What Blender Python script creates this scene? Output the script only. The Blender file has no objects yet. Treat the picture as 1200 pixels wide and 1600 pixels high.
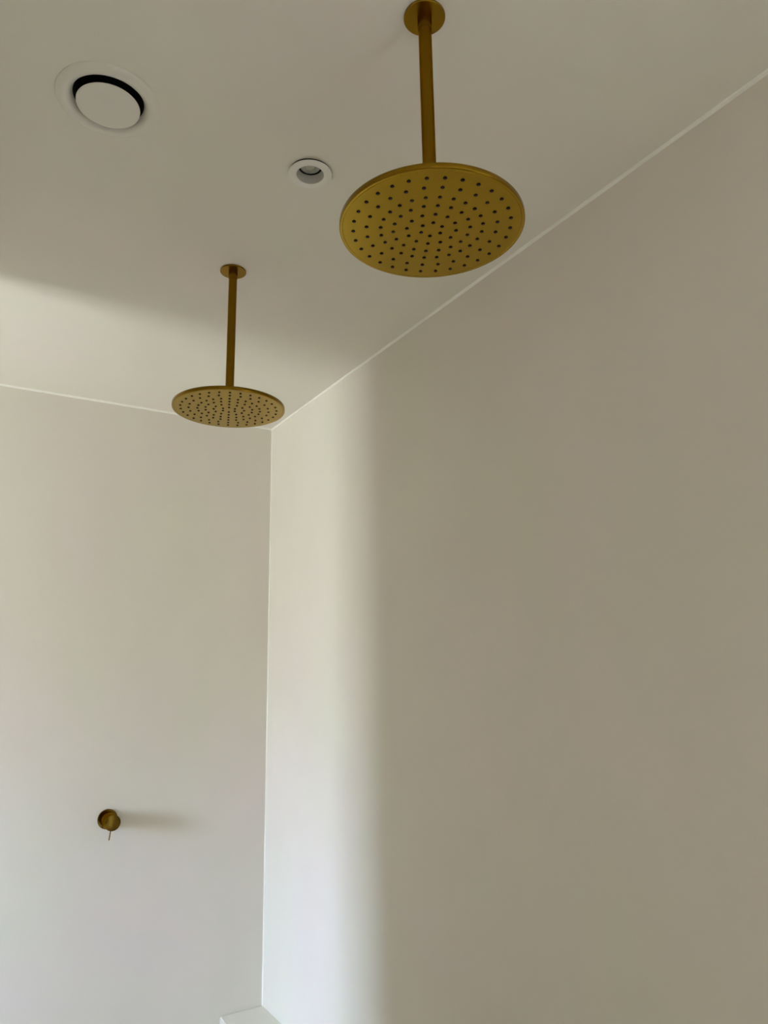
import bpy, bmesh, math, random
from mathutils import Matrix, Vector

random.seed(7)
SC = bpy.context.scene
COL = SC.collection

# ------------------------------------------------------------------ camera
YAW, PITCH, ROLL = 0.550406, 0.214849, -0.016485
cy, sy, cp, sp = math.cos(YAW), math.sin(YAW), math.cos(PITCH), math.sin(PITCH)
fwd = Vector((sy * cp, cy * cp, sp)); rgt = Vector((cy, -sy, 0)); up = rgt.cross(fwd)
cr, sr = math.cos(ROLL), math.sin(ROLL)
r2 = cr * rgt + sr * up; u2 = -sr * rgt + cr * up
cam_data = bpy.data.cameras.new('camera')
cam_data.sensor_fit = 'HORIZONTAL'; cam_data.sensor_width = 36
cam_data.lens = 36 * 1145.9 / 1200
cam_data.clip_start = 0.01
cam = bpy.data.objects.new('camera', cam_data); COL.objects.link(cam)
m = Matrix((r2, u2, -fwd)).transposed().to_4x4()
cam.matrix_world = m
SC.camera = cam

# ------------------------------------------------------------------ measures (metres, camera at origin)
XR, YB, H = 1.2704, 3.0585, 1.1187        # right wall, back wall, ceiling
ZF = -1.50                                # floor
XL, YN = -2.20, -1.90                     # left outer wall, wall behind the camera
WIN_Y0, WIN_Y1, WIN_Z0, WIN_Z1 = 1.70, 2.35, -0.62, 0.38
FILL_Y0, FILL_Y1, FILL_Z1 = -1.80, -0.10, 0.95               # second opening, added out of view for soft fill light
PX0, PX1, PY0, PY1 = -0.22, -0.12, -0.70, 2.17   # screen wall left of the shower
HOLE_VENT = (0.1983, 1.3449, 0.0810)
HOLE_LIGHT = (0.6372, 1.3364, 0.040)

# ------------------------------------------------------------------ world / daylight
world = bpy.data.worlds.new('world'); SC.world = world; world.use_nodes = True
nt = world.node_tree; nt.nodes.clear()
wo = nt.nodes.new('ShaderNodeOutputWorld'); bg = nt.nodes.new('ShaderNodeBackground')
tc = nt.nodes.new('ShaderNodeTexCoord'); sep = nt.nodes.new('ShaderNodeSeparateXYZ')
ramp = nt.nodes.new('ShaderNodeValToRGB'); mr = nt.nodes.new('ShaderNodeMapRange')
mr.inputs['From Min'].default_value = -1; mr.inputs['From Max'].default_value = 1
nt.links.new(tc.outputs['Generated'], sep.inputs[0]); nt.links.new(sep.outputs['Z'], mr.inputs['Value'])
nt.links.new(mr.outputs[0], ramp.inputs[0]); nt.links.new(ramp.outputs[0], bg.inputs['Color'])
nt.links.new(bg.outputs[0], wo.inputs[0])
e = ramp.color_ramp.elements
e[0].position = 0.0; e[0].color = (0.58, 0.57, 0.565, 1)        # sunlit paving outside
e[1].position = 1.0; e[1].color = (0.80, 1.0, 1.45, 1)
k = e.new(0.485); k.color = (0.54, 0.54, 0.55, 1)
k = e.new(0.52); k.color = (0.56, 0.60, 0.68, 1)                # hazy horizon
k = e.new(0.64); k.color = (0.86, 1.00, 1.38, 1)
bg.inputs['Strength'].default_value = 80

for wy0, wy1, wz1 in ((WIN_Y0, WIN_Y1, WIN_Z1), (FILL_Y0, FILL_Y1, FILL_Z1)):     # portals only guide the sampling of the daylight
    portal = bpy.data.lights.new('window_portal', 'AREA'); portal.shape = 'RECTANGLE'
    portal.size = wy1 - wy0; portal.size_y = wz1 - WIN_Z0
    portal.cycles.is_portal = True
    po = bpy.data.objects.new('window_portal', portal); COL.objects.link(po)
    po.location = (XL - 0.02, (wy0 + wy1) / 2, (WIN_Z0 + wz1) / 2)
    po.rotation_euler = Vector((1, 0, 0)).to_track_quat('-Z', 'Z').to_euler()

SC.view_settings.view_transform = 'Standard'; SC.view_settings.look = 'None'
SC.view_settings.gamma = 1; SC.view_settings.use_curve_mapping = False
SC.view_settings.exposure = 0.0
SC.cycles.max_bounces = 14; SC.cycles.diffuse_bounces = 10
SC.cycles.sample_clamp_indirect = 4.0

# ------------------------------------------------------------------ materials
def mat(name, color, rough=0.6, metal=0.0, **kw):
    mt = bpy.data.materials.new(name); mt.use_nodes = True
    b = mt.node_tree.nodes['Principled BSDF']
    b.inputs['Base Color'].default_value = (*color, 1)
    b.inputs['Roughness'].default_value = rough
    b.inputs['Metallic'].default_value = metal
    for k_, v in kw.items(): b.inputs[k_].default_value = v
    return mt

def mottle(mt, c1, c2, scale=1.4, stretch=(1, 1, 1), bump=0.15, bscale=6, fine=40):
    """cloudy trowelled plaster: two close tones and a very shallow relief"""
    n = mt.node_tree; b = n.nodes['Principled BSDF']
    t = n.nodes.new('ShaderNodeTexCoord'); mp = n.nodes.new('ShaderNodeMapping')
    mp.inputs['Scale'].default_value = stretch
    n.links.new(t.outputs['Object'], mp.inputs[0])
    a = n.nodes.new('ShaderNodeTexNoise'); a.inputs['Scale'].default_value = scale
    a.inputs['Detail'].default_value = 5; a.inputs['Roughness'].default_value = 0.55
    a.inputs['Distortion'].default_value = 0.6
    n.links.new(mp.outputs[0], a.inputs['Vector'])
    r = n.nodes.new('ShaderNodeValToRGB')
    r.color_ramp.elements[0].position = 0.32; r.color_ramp.elements[0].color = (*c1, 1)
    r.color_ramp.elements[1].position = 0.68; r.color_ramp.elements[1].color = (*c2, 1)
    n.links.new(a.outputs['Fac'], r.inputs[0])
    # faint warm / green cast patches in the plaster
    h = n.nodes.new('ShaderNodeTexNoise'); h.inputs['Scale'].default_value = scale * 2.1
    h.inputs['Detail'].default_value = 3
    n.links.new(mp.outputs[0], h.inputs['Vector'])
    r3 = n.nodes.new('ShaderNodeValToRGB')
    r3.color_ramp.elements[0].position = 0.35; r3.color_ramp.elements[0].color = (0.975, 1.0, 0.95, 1)
    r3.color_ramp.elements[1].position = 0.65; r3.color_ramp.elements[1].color = (1.0, 0.972, 0.985, 1)
    n.links.new(h.outputs['Fac'], r3.inputs[0])
    mx = n.nodes.new('ShaderNodeMix'); mx.data_type = 'RGBA'; mx.blend_type = 'MULTIPLY'
    mx.inputs[0].default_value = 1
    n.links.new(r.outputs[0], mx.inputs[6]); n.links.new(r3.outputs[0], mx.inputs[7])
    n.links.new(mx.outputs[2], b.inputs['Base Color'])
    b1 = n.nodes.new('ShaderNodeTexNoise'); b1.inputs['Scale'].default_value = bscale
    b1.inputs['Detail'].default_value = 6
    n.links.new(mp.outputs[0], b1.inputs['Vector'])
    bp = n.nodes.new('ShaderNodeBump'); bp.inputs['Strength'].default_value = bump
    bp.inputs['Distance'].default_value = 0.004
    n.links.new(b1.outputs['Fac'], bp.inputs['Height'])
    n.links.new(bp.outputs[0], b.inputs['Normal'])
    return mt

M_wall = mottle(mat('wall_plaster', (0.6, 0.56, 0.47), 0.55, **{'Specular IOR Level': 0.3}),
                (0.765, 0.730, 0.668), (0.80, 0.767, 0.708), 1.3, (1, 1, 0.6))
M_ceil = mottle(mat('ceiling_plaster', (0.65, 0.61, 0.53), 0.6, **{'Specular IOR Level': 0.25}),
                (0.835, 0.804, 0.745), (0.865, 0.836, 0.782), 1.1, (1, 1, 1), 0.1)
M_floor = mottle(mat('floor_microcement', (0.3, 0.27, 0.22), 0.5), (0.46, 0.41, 0.34), (0.52, 0.47, 0.39), 2.5)
M_dark = mottle(mat('unseen_dark_finish', (0.1, 0.07, 0.045), 0.5), (0.08, 0.055, 0.035), (0.13, 0.09, 0.06), 3, (1, 1, 0.15))  # invented dark finish, keeps the pipes' reflections and near wall dim
M_bead = mat('sealant_bead', (0.95, 0.94, 0.88), 0.3)
M_white = mat('white_enamel', (0.86, 0.855, 0.82), 0.4)
M_valve = mat('off_white_enamel', (0.80, 0.78, 0.72), 0.4)
M_baffle = mat('grey_white_baffle', (0.55, 0.54, 0.52), 0.5)
M_black = mat('black_gap', (0.006, 0.006, 0.007), 0.8)
M_duct = mat('dark_duct', (0.012, 0.012, 0.014), 0.9)
M_frame = mat('window_frame_paint', (0.6, 0.6, 0.58), 0.45)
M_rubber = mat('brown_rubber', (0.012, 0.004, 0.004), 0.6, **{'Specular IOR Level': 0.15})
M_tip = mat('nozzle_tip_rubber', (0.07, 0.035, 0.03), 0.6, **{'Specular IOR Level': 0.2})

def brass(name, col, rough, ring=False, aniso=0):
    mt = mat(name, col, rough, 1.0)
    n = mt.node_tree; b = n.nodes['Principled BSDF']
    if ring: b.inputs['Specular Tint'].default_value = (0.55, 0.40, 0.20, 1)   # duller, warmer edges on the turned pieces
    if aniso:                                     # turned metal: circular brush marks
        b.inputs['Anisotropic'].default_value = aniso; b.inputs['Anisotropic Rotation'].default_value = 0.25
        tg = n.nodes.new('ShaderNodeTangent'); tg.direction_type = 'RADIAL'; tg.axis = 'Z'
        n.links.new(tg.outputs[0], b.inputs['Tangent'])
    t = n.nodes.new('ShaderNodeTexCoord')
    a = n.nodes.new('ShaderNodeTexNoise'); a.inputs['Scale'].default_value = 14
    a.inputs['Detail'].default_value = 6
    n.links.new(t.outputs['Object'], a.inputs['Vector'])
    rr = n.nodes.new('ShaderNodeMapRange')
    rr.inputs['To Min'].default_value = rough - 0.05; rr.inputs['To Max'].default_value = rough + 0.06
    n.links.new(a.outputs['Fac'], rr.inputs['Value']); n.links.new(rr.outputs[0], b.inputs['Roughness'])
    mp = n.nodes.new('ShaderNodeMapping'); mp.inputs['Scale'].default_value = (1, 60, 60) if not ring else (60, 60, 4)
    n.links.new(t.outputs['Object'], mp.inputs[0])
    s = n.nodes.new('ShaderNodeTexNoise'); s.inputs['Scale'].default_value = 12; s.inputs['Detail'].default_value = 3
    n.links.new(mp.outputs[0], s.inputs['Vector'])
    bp = n.nodes.new('ShaderNodeBump'); bp.inputs['Strength'].default_value = 0.06
    bp.inputs['Distance'].default_value = 0.001
    n.links.new(s.outputs['Fac'], bp.inputs['Height']); n.links.new(bp.outputs[0], b.inputs['Normal'])
    return mt
M_brass = brass('brushed_brass', (0.385, 0.245, 0.018), 0.20)
M_brass_rim = brass('brushed_brass_rim', (0.25, 0.14, 0.010), 0.22)
M_brass_rod = brass('brushed_brass_rod', (0.21, 0.108, 0.008), 0.24, True)  # base colour cut to carry the dark reflections on the pipes

M_brass_turned = brass('turned_brass', (0.17, 0.10, 0.014), 0.16, True, 0.0)

# flat lamp glass: faceted clear lens over a reflector
M_lens = mat('lamp_glass', (0.42, 0.43, 0.36), 0.12, 0.0, **{'Coat Weight': 0.6})

# window glass (thin clear pane)
M_glass = bpy.data.materials.new('window_glass'); M_glass.use_nodes = True
g = M_glass.node_tree; g.nodes.clear()
go = g.nodes.new('ShaderNodeOutputMaterial'); gm = g.nodes.new('ShaderNodeMixShader')
gt = g.nodes.new('ShaderNodeBsdfTransparent'); gg = g.nodes.new('ShaderNodeBsdfGlossy'); gf = g.nodes.new('ShaderNodeFresnel')
gg.inputs['Roughness'].default_value = 0.02; gt.inputs['Color'].default_value = (0.95, 0.98, 0.97, 1)
g.links.new(gf.outputs[0], gm.inputs[0]); g.links.new(gt.outputs[0], gm.inputs[1]); g.links.new(gg.outputs[0], gm.inputs[2])
g.links.new(gm.outputs[0], go.inputs[0])

# ------------------------------------------------------------------ helpers
def obj(name, bm, mats, parent=None, loc=None, rot=None, smooth=True, angle=35):
    me = bpy.data.meshes.new(name)
    if smooth:
        for f in bm.faces: f.smooth = True
        for ed in bm.edges:
            if len(ed.link_faces) == 2 and ed.calc_face_angle(0) > math.radians(angle): ed.smooth = False
    bm.to_mesh(me); bm.free()
    for m_ in (mats if isinstance(mats, (list, tuple)) else [mats]): me.materials.append(m_)
    o = bpy.data.objects.new(name, me); COL.objects.link(o)
    if parent: o.parent = parent
    if loc: o.location = loc
    if rot: o.rotation_euler = rot
    return o

def add_box(bm, lo, hi):
    vs = [bm.verts.new((x, y, z)) for x in (lo[0], hi[0]) for y in (lo[1], hi[1]) for z in (lo[2], hi[2])]
    for q in ((0, 1, 3, 2), (4, 6, 7, 5), (0, 4, 5, 1), (2, 3, 7, 6), (0, 2, 6, 4), (1, 5, 7, 3)):
        bm.faces.new([vs[i] for i in q])

def lathe(profile, seg=64, close=False, mi=None):
    """profile of (radius, z) turned about Z; mi = material index per profile step"""
    bm = bmesh.new(); rings = []
    for r, z in profile:
        if r < 1e-7: rings.append([bm.verts.new((0, 0, z))])
        else: rings.append([bm.verts.new((r * math.cos(2 * math.pi * i / seg), r * math.sin(2 * math.pi * i / seg), z)) for i in range(seg)])
    n = len(rings)
    for k_ in range(n if close else n - 1):
        A, B = rings[k_], rings[(k_ + 1) % n]
        for i in range(seg):
            j = (i + 1) % seg
            if len(A) == 1 and len(B) == 1: continue
            if len(A) == 1: f = bm.faces.new((A[0], B[i], B[j]))
            elif len(B) == 1: f = bm.faces.new((A[i], A[j], B[0]))
            else: f = bm.faces.new((A[i], A[j], B[j], B[i]))
            if mi: f.material_index = mi[k_]
    bmesh.ops.recalc_face_normals(bm, faces=bm.faces)
    return bm

def tag(o, label=None, cat=None, group=None, kind=None):
    if label: o['label'] = label
    if cat: o['category'] = cat
    if group: o['group'] = group
    if kind: o['kind'] = kind
    return o

def thing(name, label, cat, loc, rot=(0, 0, 0), group=None):
    o = bpy.data.objects.new(name, None); COL.objects.link(o)
    o.empty_display_size = 0.05
    o.location = loc; o.rotation_euler = rot
    return tag(o, label, cat, group)

def struct(name, boxes, mt, label=None):
    bm = bmesh.new()
    for lo, hi in boxes: add_box(bm, lo, hi)
    bmesh.ops.recalc_face_normals(bm, faces=bm.faces)
    o = obj(name, bm, mt, smooth=False)
    return tag(o, label, kind='structure')

# ------------------------------------------------------------------ room shell
T = 0.12
struct('wall_right', [((XR, YN - T, ZF - T), (XR + T, YB + T, H + T))], M_wall, 'long pale plastered wall right of the corner')
struct('wall_back', [((XL - T, YB, ZF - T), (XR, YB + T, H + T))], M_wall, 'pale plastered wall left of the corner, carrying the mixer')
struct('wall_front', [((XL - T, YN - T, ZF - T), (XR, YN, H + T))], M_dark, 'unseen wall behind the viewer, made dark for the brass reflections')
struct('wall_left', [((XL - T, YN, ZF - T), (XL, FILL_Y0, H + T)), ((XL - T, FILL_Y1, ZF - T), (XL, WIN_Y0, H + T)), ((XL - T, WIN_Y1, ZF - T), (XL, YB, H + T)),
                     ((XL - T, WIN_Y0, WIN_Z1), (XL, WIN_Y1, H + T)), ((XL - T, WIN_Y0, ZF - T), (XL, WIN_Y1, WIN_Z0)),
                     ((XL - T, FILL_Y0, FILL_Z1), (XL, FILL_Y1, H + T)), ((XL - T, FILL_Y0, ZF - T), (XL, FILL_Y1, WIN_Z0))],
       M_wall, 'plastered wall with the tall window')
struct('wall_middle', [((PX0, PY0, ZF), (PX1, PY1, H))], M_wall, 'plastered screen wall at the left of the shower')
struct('floor', [((XL, YN, ZF - T), (XR, YB, ZF))], M_floor, 'beige microcement floor')

# ceiling slab with two round cut-outs (duct and lamp recess)
def ceiling_bm():
    bm = bmesh.new()
    z0, z1 = H, H + T
    cuts = [HOLE_VENT, HOLE_LIGHT]
    N = 64
    def cell(x0, y0, x1, y1, c):
        px, py, r = c
        inner = []; outer = []
        for i in range(N):
            a = 2 * math.pi * (i + 0.0) / N
            ca, sa = math.cos(a), math.sin(a)
            inner.append((px + r * ca, py + r * sa))
            tx = ((x1 - px) / ca) if ca > 1e-9 else ((x0 - px) / ca if ca < -1e-9 else 1e9)
            ty = ((y1 - py) / sa) if sa > 1e-9 else ((y0 - py) / sa if sa < -1e-9 else 1e9)
            t = min(tx, ty); outer.append((px + t * ca, py + t * sa))
        vi = [bm.verts.new((x, y, z0)) for x, y in inner]; vo = [bm.verts.new((x, y, z0)) for x, y in outer]
        vt = [bm.verts.new((x, y, z1)) for x, y in inner]
        for i in range(N):
            j = (i + 1) % N
            bm.faces.new((vi[i], vi[j], vo[j], vo[i]))
            bm.faces.new((vi[i], vt[i], vt[j], vi[j]))
        # corners that the radial cut leaves out
        for X, Y in ((x0, y0), (x0, y1), (x1, y0), (x1, y1)):
            for i in range(N):
                j = (i + 1) % N; A, B = outer[i], outer[j]
                onA = abs(A[0] - X) < 1e-7, abs(A[1] - Y) < 1e-7
                onB = abs(B[0] - X) < 1e-7, abs(B[1] - Y) < 1e-7
                if (onA[0] and onB[1] and not onA[1] and not onB[0]) or (onA[1] and onB[0] and not onA[0] and not onB[1]):
                    bm.faces.new((vo[i], vo[j], bm.verts.new((X, Y, z0))))
    h = 0.15
    xs = [XL]
    def quad(x0, y0, x1, y1):
        bm.faces.new([bm.verts.new(p) for p in ((x0, y0, z0), (x1, y0, z0), (x1, y1, z0), (x0, y1, z0))])
    ya, yb = HOLE_VENT[1] - h, HOLE_VENT[1] + h
    v0, v1 = HOLE_VENT[0] - h, HOLE_VENT[0] + h
    l0, l1 = HOLE_LIGHT[0] - h, HOLE_LIGHT[0] + h
    quad(XL, YN, XR, ya); quad(XL, yb, XR, YB)
    quad(XL, ya, v0, yb); quad(v1, ya, l0, yb); quad(l1, ya, XR, yb)
    cell(v0, ya, v1, yb, HOLE_VENT); cell(l0, ya, l1, yb, HOLE_LIGHT)
    add_box(bm, (XL, YN, z1), (XR, YB, z1 + 0.02))
    bmesh.ops.remove_doubles(bm, verts=bm.verts, dist=1e-5)
    for f in bm.faces:                      # underside faces look down
        f.normal_update()
        if abs(f.calc_center_median().z - z0) < 1e-6 and f.normal.z > 0: f.normal_flip()
    return bm
tag(obj('ceiling', ceiling_bm(), M_ceil, smooth=False), 'flat pale plastered ceiling', kind='structure')

# sealant beads in the corners (quarter-round, slightly wavy)
def bead(name, A, B, n1, n2, r, label):
    bm = bmesh.new(); A = Vector(A); B = Vector(B); n1 = Vector(n1); n2 = Vector(n2)
    steps = 90; rows = []
    rnd = random.Random(name)
    w = [rnd.uniform(0.92, 1.08) for _ in range(steps + 1)]
    for i in range(steps + 1):
        p = A.lerp(B, i / steps); rr = r * (w[i] + w[max(i - 1, 0)]) / 2
        row = [bm.verts.new(p - n1 * 0.001 - n2 * 0.001)]
        for q in range(6):
            a = math.pi / 2 * q / 5
            d = n1 * max(0, math.cos(a)) ** 1.15 + n2 * math.sin(a) ** 1.15
            row.append(bm.verts.new(p + d * rr))
        rows.append(row)
    for i in range(steps):
        for q in range(7):
            s = (q + 1) % 7
            bm.faces.new((rows[i][q], rows[i][s], rows[i + 1][s], rows[i + 1][q]))
    bm.faces.new(rows[0]); bm.faces.new(rows[-1][::-1])
    bmesh.ops.recalc_face_normals(bm, faces=bm.faces)
    tag(obj(name, bm, M_bead), label, kind='structure')
bead('trim_1', (XR, YN, H), (XR, YB, H), (-1, 0, 0), (0, 0, -1), 0.0066, 'thin pale sealant line between ceiling and right wall')
bead('trim_2', (PX1, YB, H), (XR, YB, H), (0, -1, 0), (0, 0, -1), 0.0066, 'thin pale sealant line between ceiling and back wall')
bead('trim_3', (XR, YB, -1.29), (XR, YB, H), (0, -1, 0), (-1, 0, 0), 0.0035, 'thin pale sealant line down the corner')

# ledge along the foot of the right wall
LZ, LW = -1.2901, 0.1757
bm = bmesh.new(); add_box(bm, (XR - LW, 1.55, ZF), (XR, YB - 0.0025, LZ))
bmesh.ops.bevel(bm, geom=[e_ for e_ in bm.edges if all(abs(v.co.x - (XR - LW)) < 1e-6 and abs(v.co.z - LZ) < 1e-6 for v in e_.verts)],
                offset=0.003, segments=3, affect='EDGES')
bmesh.ops.recalc_face_normals(bm, faces=bm.faces)
tag(obj('trim_4', bm, M_wall), 'low plastered ledge in the corner at the foot of the right wall', kind='structure')


# window in the left wall (outside the frame; the daylight comes through it), plus an added one for fill
for wname, wy0, wy1, wz1, wl in (('window_1', WIN_Y0, WIN_Y1, WIN_Z1, 'tall window in the left wall beside the shower'),
                            ('added_fill_window', FILL_Y0, FILL_Y1, FILL_Z1, 'added window opening behind the viewer, for fill light only')):
    bm = bmesh.new()
    xa, xb = XL - 0.09, XL - 0.03
    fw = 0.05
    add_box(bm, (xa, wy0, WIN_Z0), (xb, wy0 + fw, wz1)); add_box(bm, (xa, wy1 - fw, WIN_Z0), (xb, wy1, wz1))
    add_box(bm, (xa, wy0 + fw, WIN_Z0), (xb, wy1 - fw, WIN_Z0 + fw)); add_box(bm, (xa, wy0 + fw, wz1 - fw), (xb, wy1 - fw, wz1))
    win = tag(obj(wname, bm, M_frame, smooth=False), wl, kind='structure')
    bm = bmesh.new(); add_box(bm, (xa + 0.027, wy0 + fw, WIN_Z0 + fw), (xa + 0.033, wy1 - fw, wz1 - fw))
    obj('pane', bm, M_glass, win, smooth=False)

# ------------------------------------------------------------------ rain showers
L, TH, RF = 0.4060, 0.0102, 0.0362
RINGS = ((30, 0.1277), (24, 0.1061), (24, 0.0831), (18, 0.0625), (12, 0.0404), (6, 0.0182))
def make_shower(label, loc, rot):
    t = thing('rain_shower', label, 'shower', loc, (0, 0, 0), 'brass ceiling showers')
    # ceiling flange: thin plate, edge eased
    obj('ceiling_flange', lathe([(0, 0), (RF - 0.0004, 0), (RF, -0.0006), (RF, -0.0042), (RF - 0.0009, -0.005), (0.0118, -0.005), (0, -0.005)], 80),
        M_brass_rim, t)
    obj('collar', lathe([(0, -0.0045), (0.0124, -0.0045), (0.0124, -0.024), (0.0114, -0.0278), (0, -0.0278)], 48), M_brass_rod, t)
    obj('drop_pipe', lathe([(0, -0.02), (0.0114, -0.02), (0.0114, -L + 0.001), (0, -L + 0.001)], 48), M_brass_rod, t)
    # shower plate: outer shell with a stepped rim, then the flat spray face
    R = 0.150
    prof = [(0, -L), (0.016, -L), (R - 0.0022, -L), (R - 0.0004, -L - 0.0012), (R, -L - 0.0028), (R, -L - TH + 0.0012),
            (R - 0.0004, -L - TH + 0.0003), (R - 0.0013, -L - TH), (R - 0.0045, -L - TH), (R - 0.0052, -L - TH + 0.0006),
            (R - 0.0059, -L - TH + 0.0001), (0.07, -L - TH), (0, -L - TH)]
    head = obj('shower_plate', lathe(prof, 160, mi=[0, 1, 1, 1, 1, 1, 1, 0, 0, 0, 0, 0]), [M_brass, M_brass_rim], t)
    # nozzles: dark rubber nubs with a paler dimpled tip, sharing one mesh
    nb = lathe([(0.0033, 0.0008), (0.0033, -0.0002), (0.0028, -0.0006), (0.0021, -0.0014), (0.0014, -0.0016), (0.0006, -0.0010), (0, -0.0010)],
               12, mi=[0, 0, 0, 0, 1, 1])
    first = None
    for n, r in RINGS:
        for i in range(n):
            a = rot + 2 * math.pi * i / n
            p = (r * math.cos(a), r * math.sin(a), -L - TH)
            if first is None:
                first = obj('nozzle', nb, [M_rubber, M_tip], head, p)
            else:
                c = first.copy(); c.location = p; COL.objects.link(c)
    return t
make_shower('brass rain shower nearest the viewer, its large round plate overlapping the right wall edge',
            (0.6314, 0.8664, H), math.radians(3.93))
make_shower('smaller-looking brass rain shower further back, hanging in front of the room corner',
            (0.6312, 1.8248, H), math.radians(11.5))

# ------------------------------------------------------------------ round air valve
t = thing('air_vent', 'round white ceiling ventilation valve with dark ring gap around its disc', 'vent', (HOLE_VENT[0], HOLE_VENT[1], H))
obj('flange', lathe([(0.0985, 0), (0.0985, -0.0016), (0.0975, -0.0032), (0.0930, -0.0062), (0.0880, -0.0085), (0.0835, -0.0095), (0.0795, -0.0092),
                     (0.0755, -0.0075), (0.0718, -0.0045), (0.0690, -0.0005), (0.0670, 0.0050), (0.0650, 0.0120), (0.0640, 0.045),
                     (0.0655, 0.045), (0.0660, 0.012), (0.0800, 0.0)], 112, True, [0] * 10 + [1] * 3 + [0] * 3), [M_valve, M_duct], t)
obj('duct', lathe([(0.0630, 0.022), (0.0625, 0.11), (0, 0.11)], 64), M_duct, t)
obj('disc', lathe([(0, -0.0145), (0.055, -0.0143), (0.0588, -0.0138), (0.0600, -0.0128), (0.0603, -0.0112), (0.0590, -0.0098),
                   (0.054, -0.0085), (0.040, 0.006), (0.020, 0.012), (0, 0.012)], 96), M_valve, t)
obj('spindle', lathe([(0, 0.010), (0.004, 0.010), (0.004, 0.109), (0, 0.109)], 16), M_duct, t)

# ------------------------------------------------------------------ recessed spotlight
t = thing('recessed_downlight', 'small round white recessed spotlight, switched off, in the ceiling', 'light', (HOLE_LIGHT[0], HOLE_LIGHT[1] , H))
obj('trim_ring', lathe([(0.0315, -0.0068), (0.0480, -0.0068), (0.0492, -0.0062), (0.0496, -0.0052), (0.0490, -0.0042), (0.0455, -0.0040),
                        (0.0330, -0.0040), (0.0312, -0.0050)], 96, True), M_white, t)
obj('shadow_gap_ring', lathe([(0.0345, 0), (0.0470, 0), (0.0470, -0.0041), (0.0345, -0.0041)], 72, True), M_black, t)  # black ring added for the shade in the gap above the trim
obj('baffle', lathe([(0.0312, -0.0066), (0.0305, -0.004), (0.0285, 0.006), (0.0272, 0.0135), (0.0290, 0.0135), (0.0325, -0.0042)], 72, True), M_baffle, t)
obj('lamp', lathe([(0, 0.0165), (0.0225, 0.0165), (0.0236, 0.0140), (0.0272, 0.0132), (0.0285, 0.015), (0.025, 0.05), (0, 0.055)], 64,
                  mi=[1, 1, 0, 0, 0, 0]), [M_black, M_duct], t)
obj('lens', lathe([(0, 0.0120), (0.010, 0.0124), (0.0115, 0.0137), (0.013, 0.0126), (0.0225, 0.0137), (0.0236, 0.0150), (0, 0.0162)], 48), M_lens, t)

# ------------------------------------------------------------------ shower mixer on the back wall
MX, MZ = 0.6332, -0.5230
t = thing('shower_mixer', 'small round brass mixer valve with a pin lever on the back wall', 'tap', (MX, YB, MZ), (math.pi / 2, 0, 0))
RK = 0.0282                                        # local Z now points out of the wall
obj('wall_rosette', lathe([(0, 0), (0.0352, 0), (0.0358, 0.0008), (0.0358, 0.0055), (0.0350, 0.0064), (0.0285, 0.0066), (0, 0.0066)], 72), M_brass_turned, t)
obj('valve_body', lathe([(0, 0.006), (RK, 0.006), (RK, 0.040), (RK - 0.0008, 0.0408), (RK - 0.0010, 0.0416), (0, 0.0416)], 64), M_brass_turned, t)
kn = obj('lever_knob', lathe([(0, 0.0412), (RK - 0.0010, 0.0412), (RK, 0.0424), (RK, 0.0965), (RK - 0.0008, 0.0978), (RK - 0.002, 0.098), (0, 0.098)], 64), M_brass_turned, t)
lv = lathe([(0, 0.022), (0.0020, 0.022), (0.0020, 0.0590), (0.0018, 0.0600), (0, 0.0602)], 20)
# pin leaves the underside of the knob, leaning a little to the left
lev = obj('lever', lv, M_brass_rod, kn, (0, 0, 0.088))
lev.rotation_euler = (Vector((-0.13, -1.0, -0.02))).to_track_quat('Z', 'Y').to_euler()
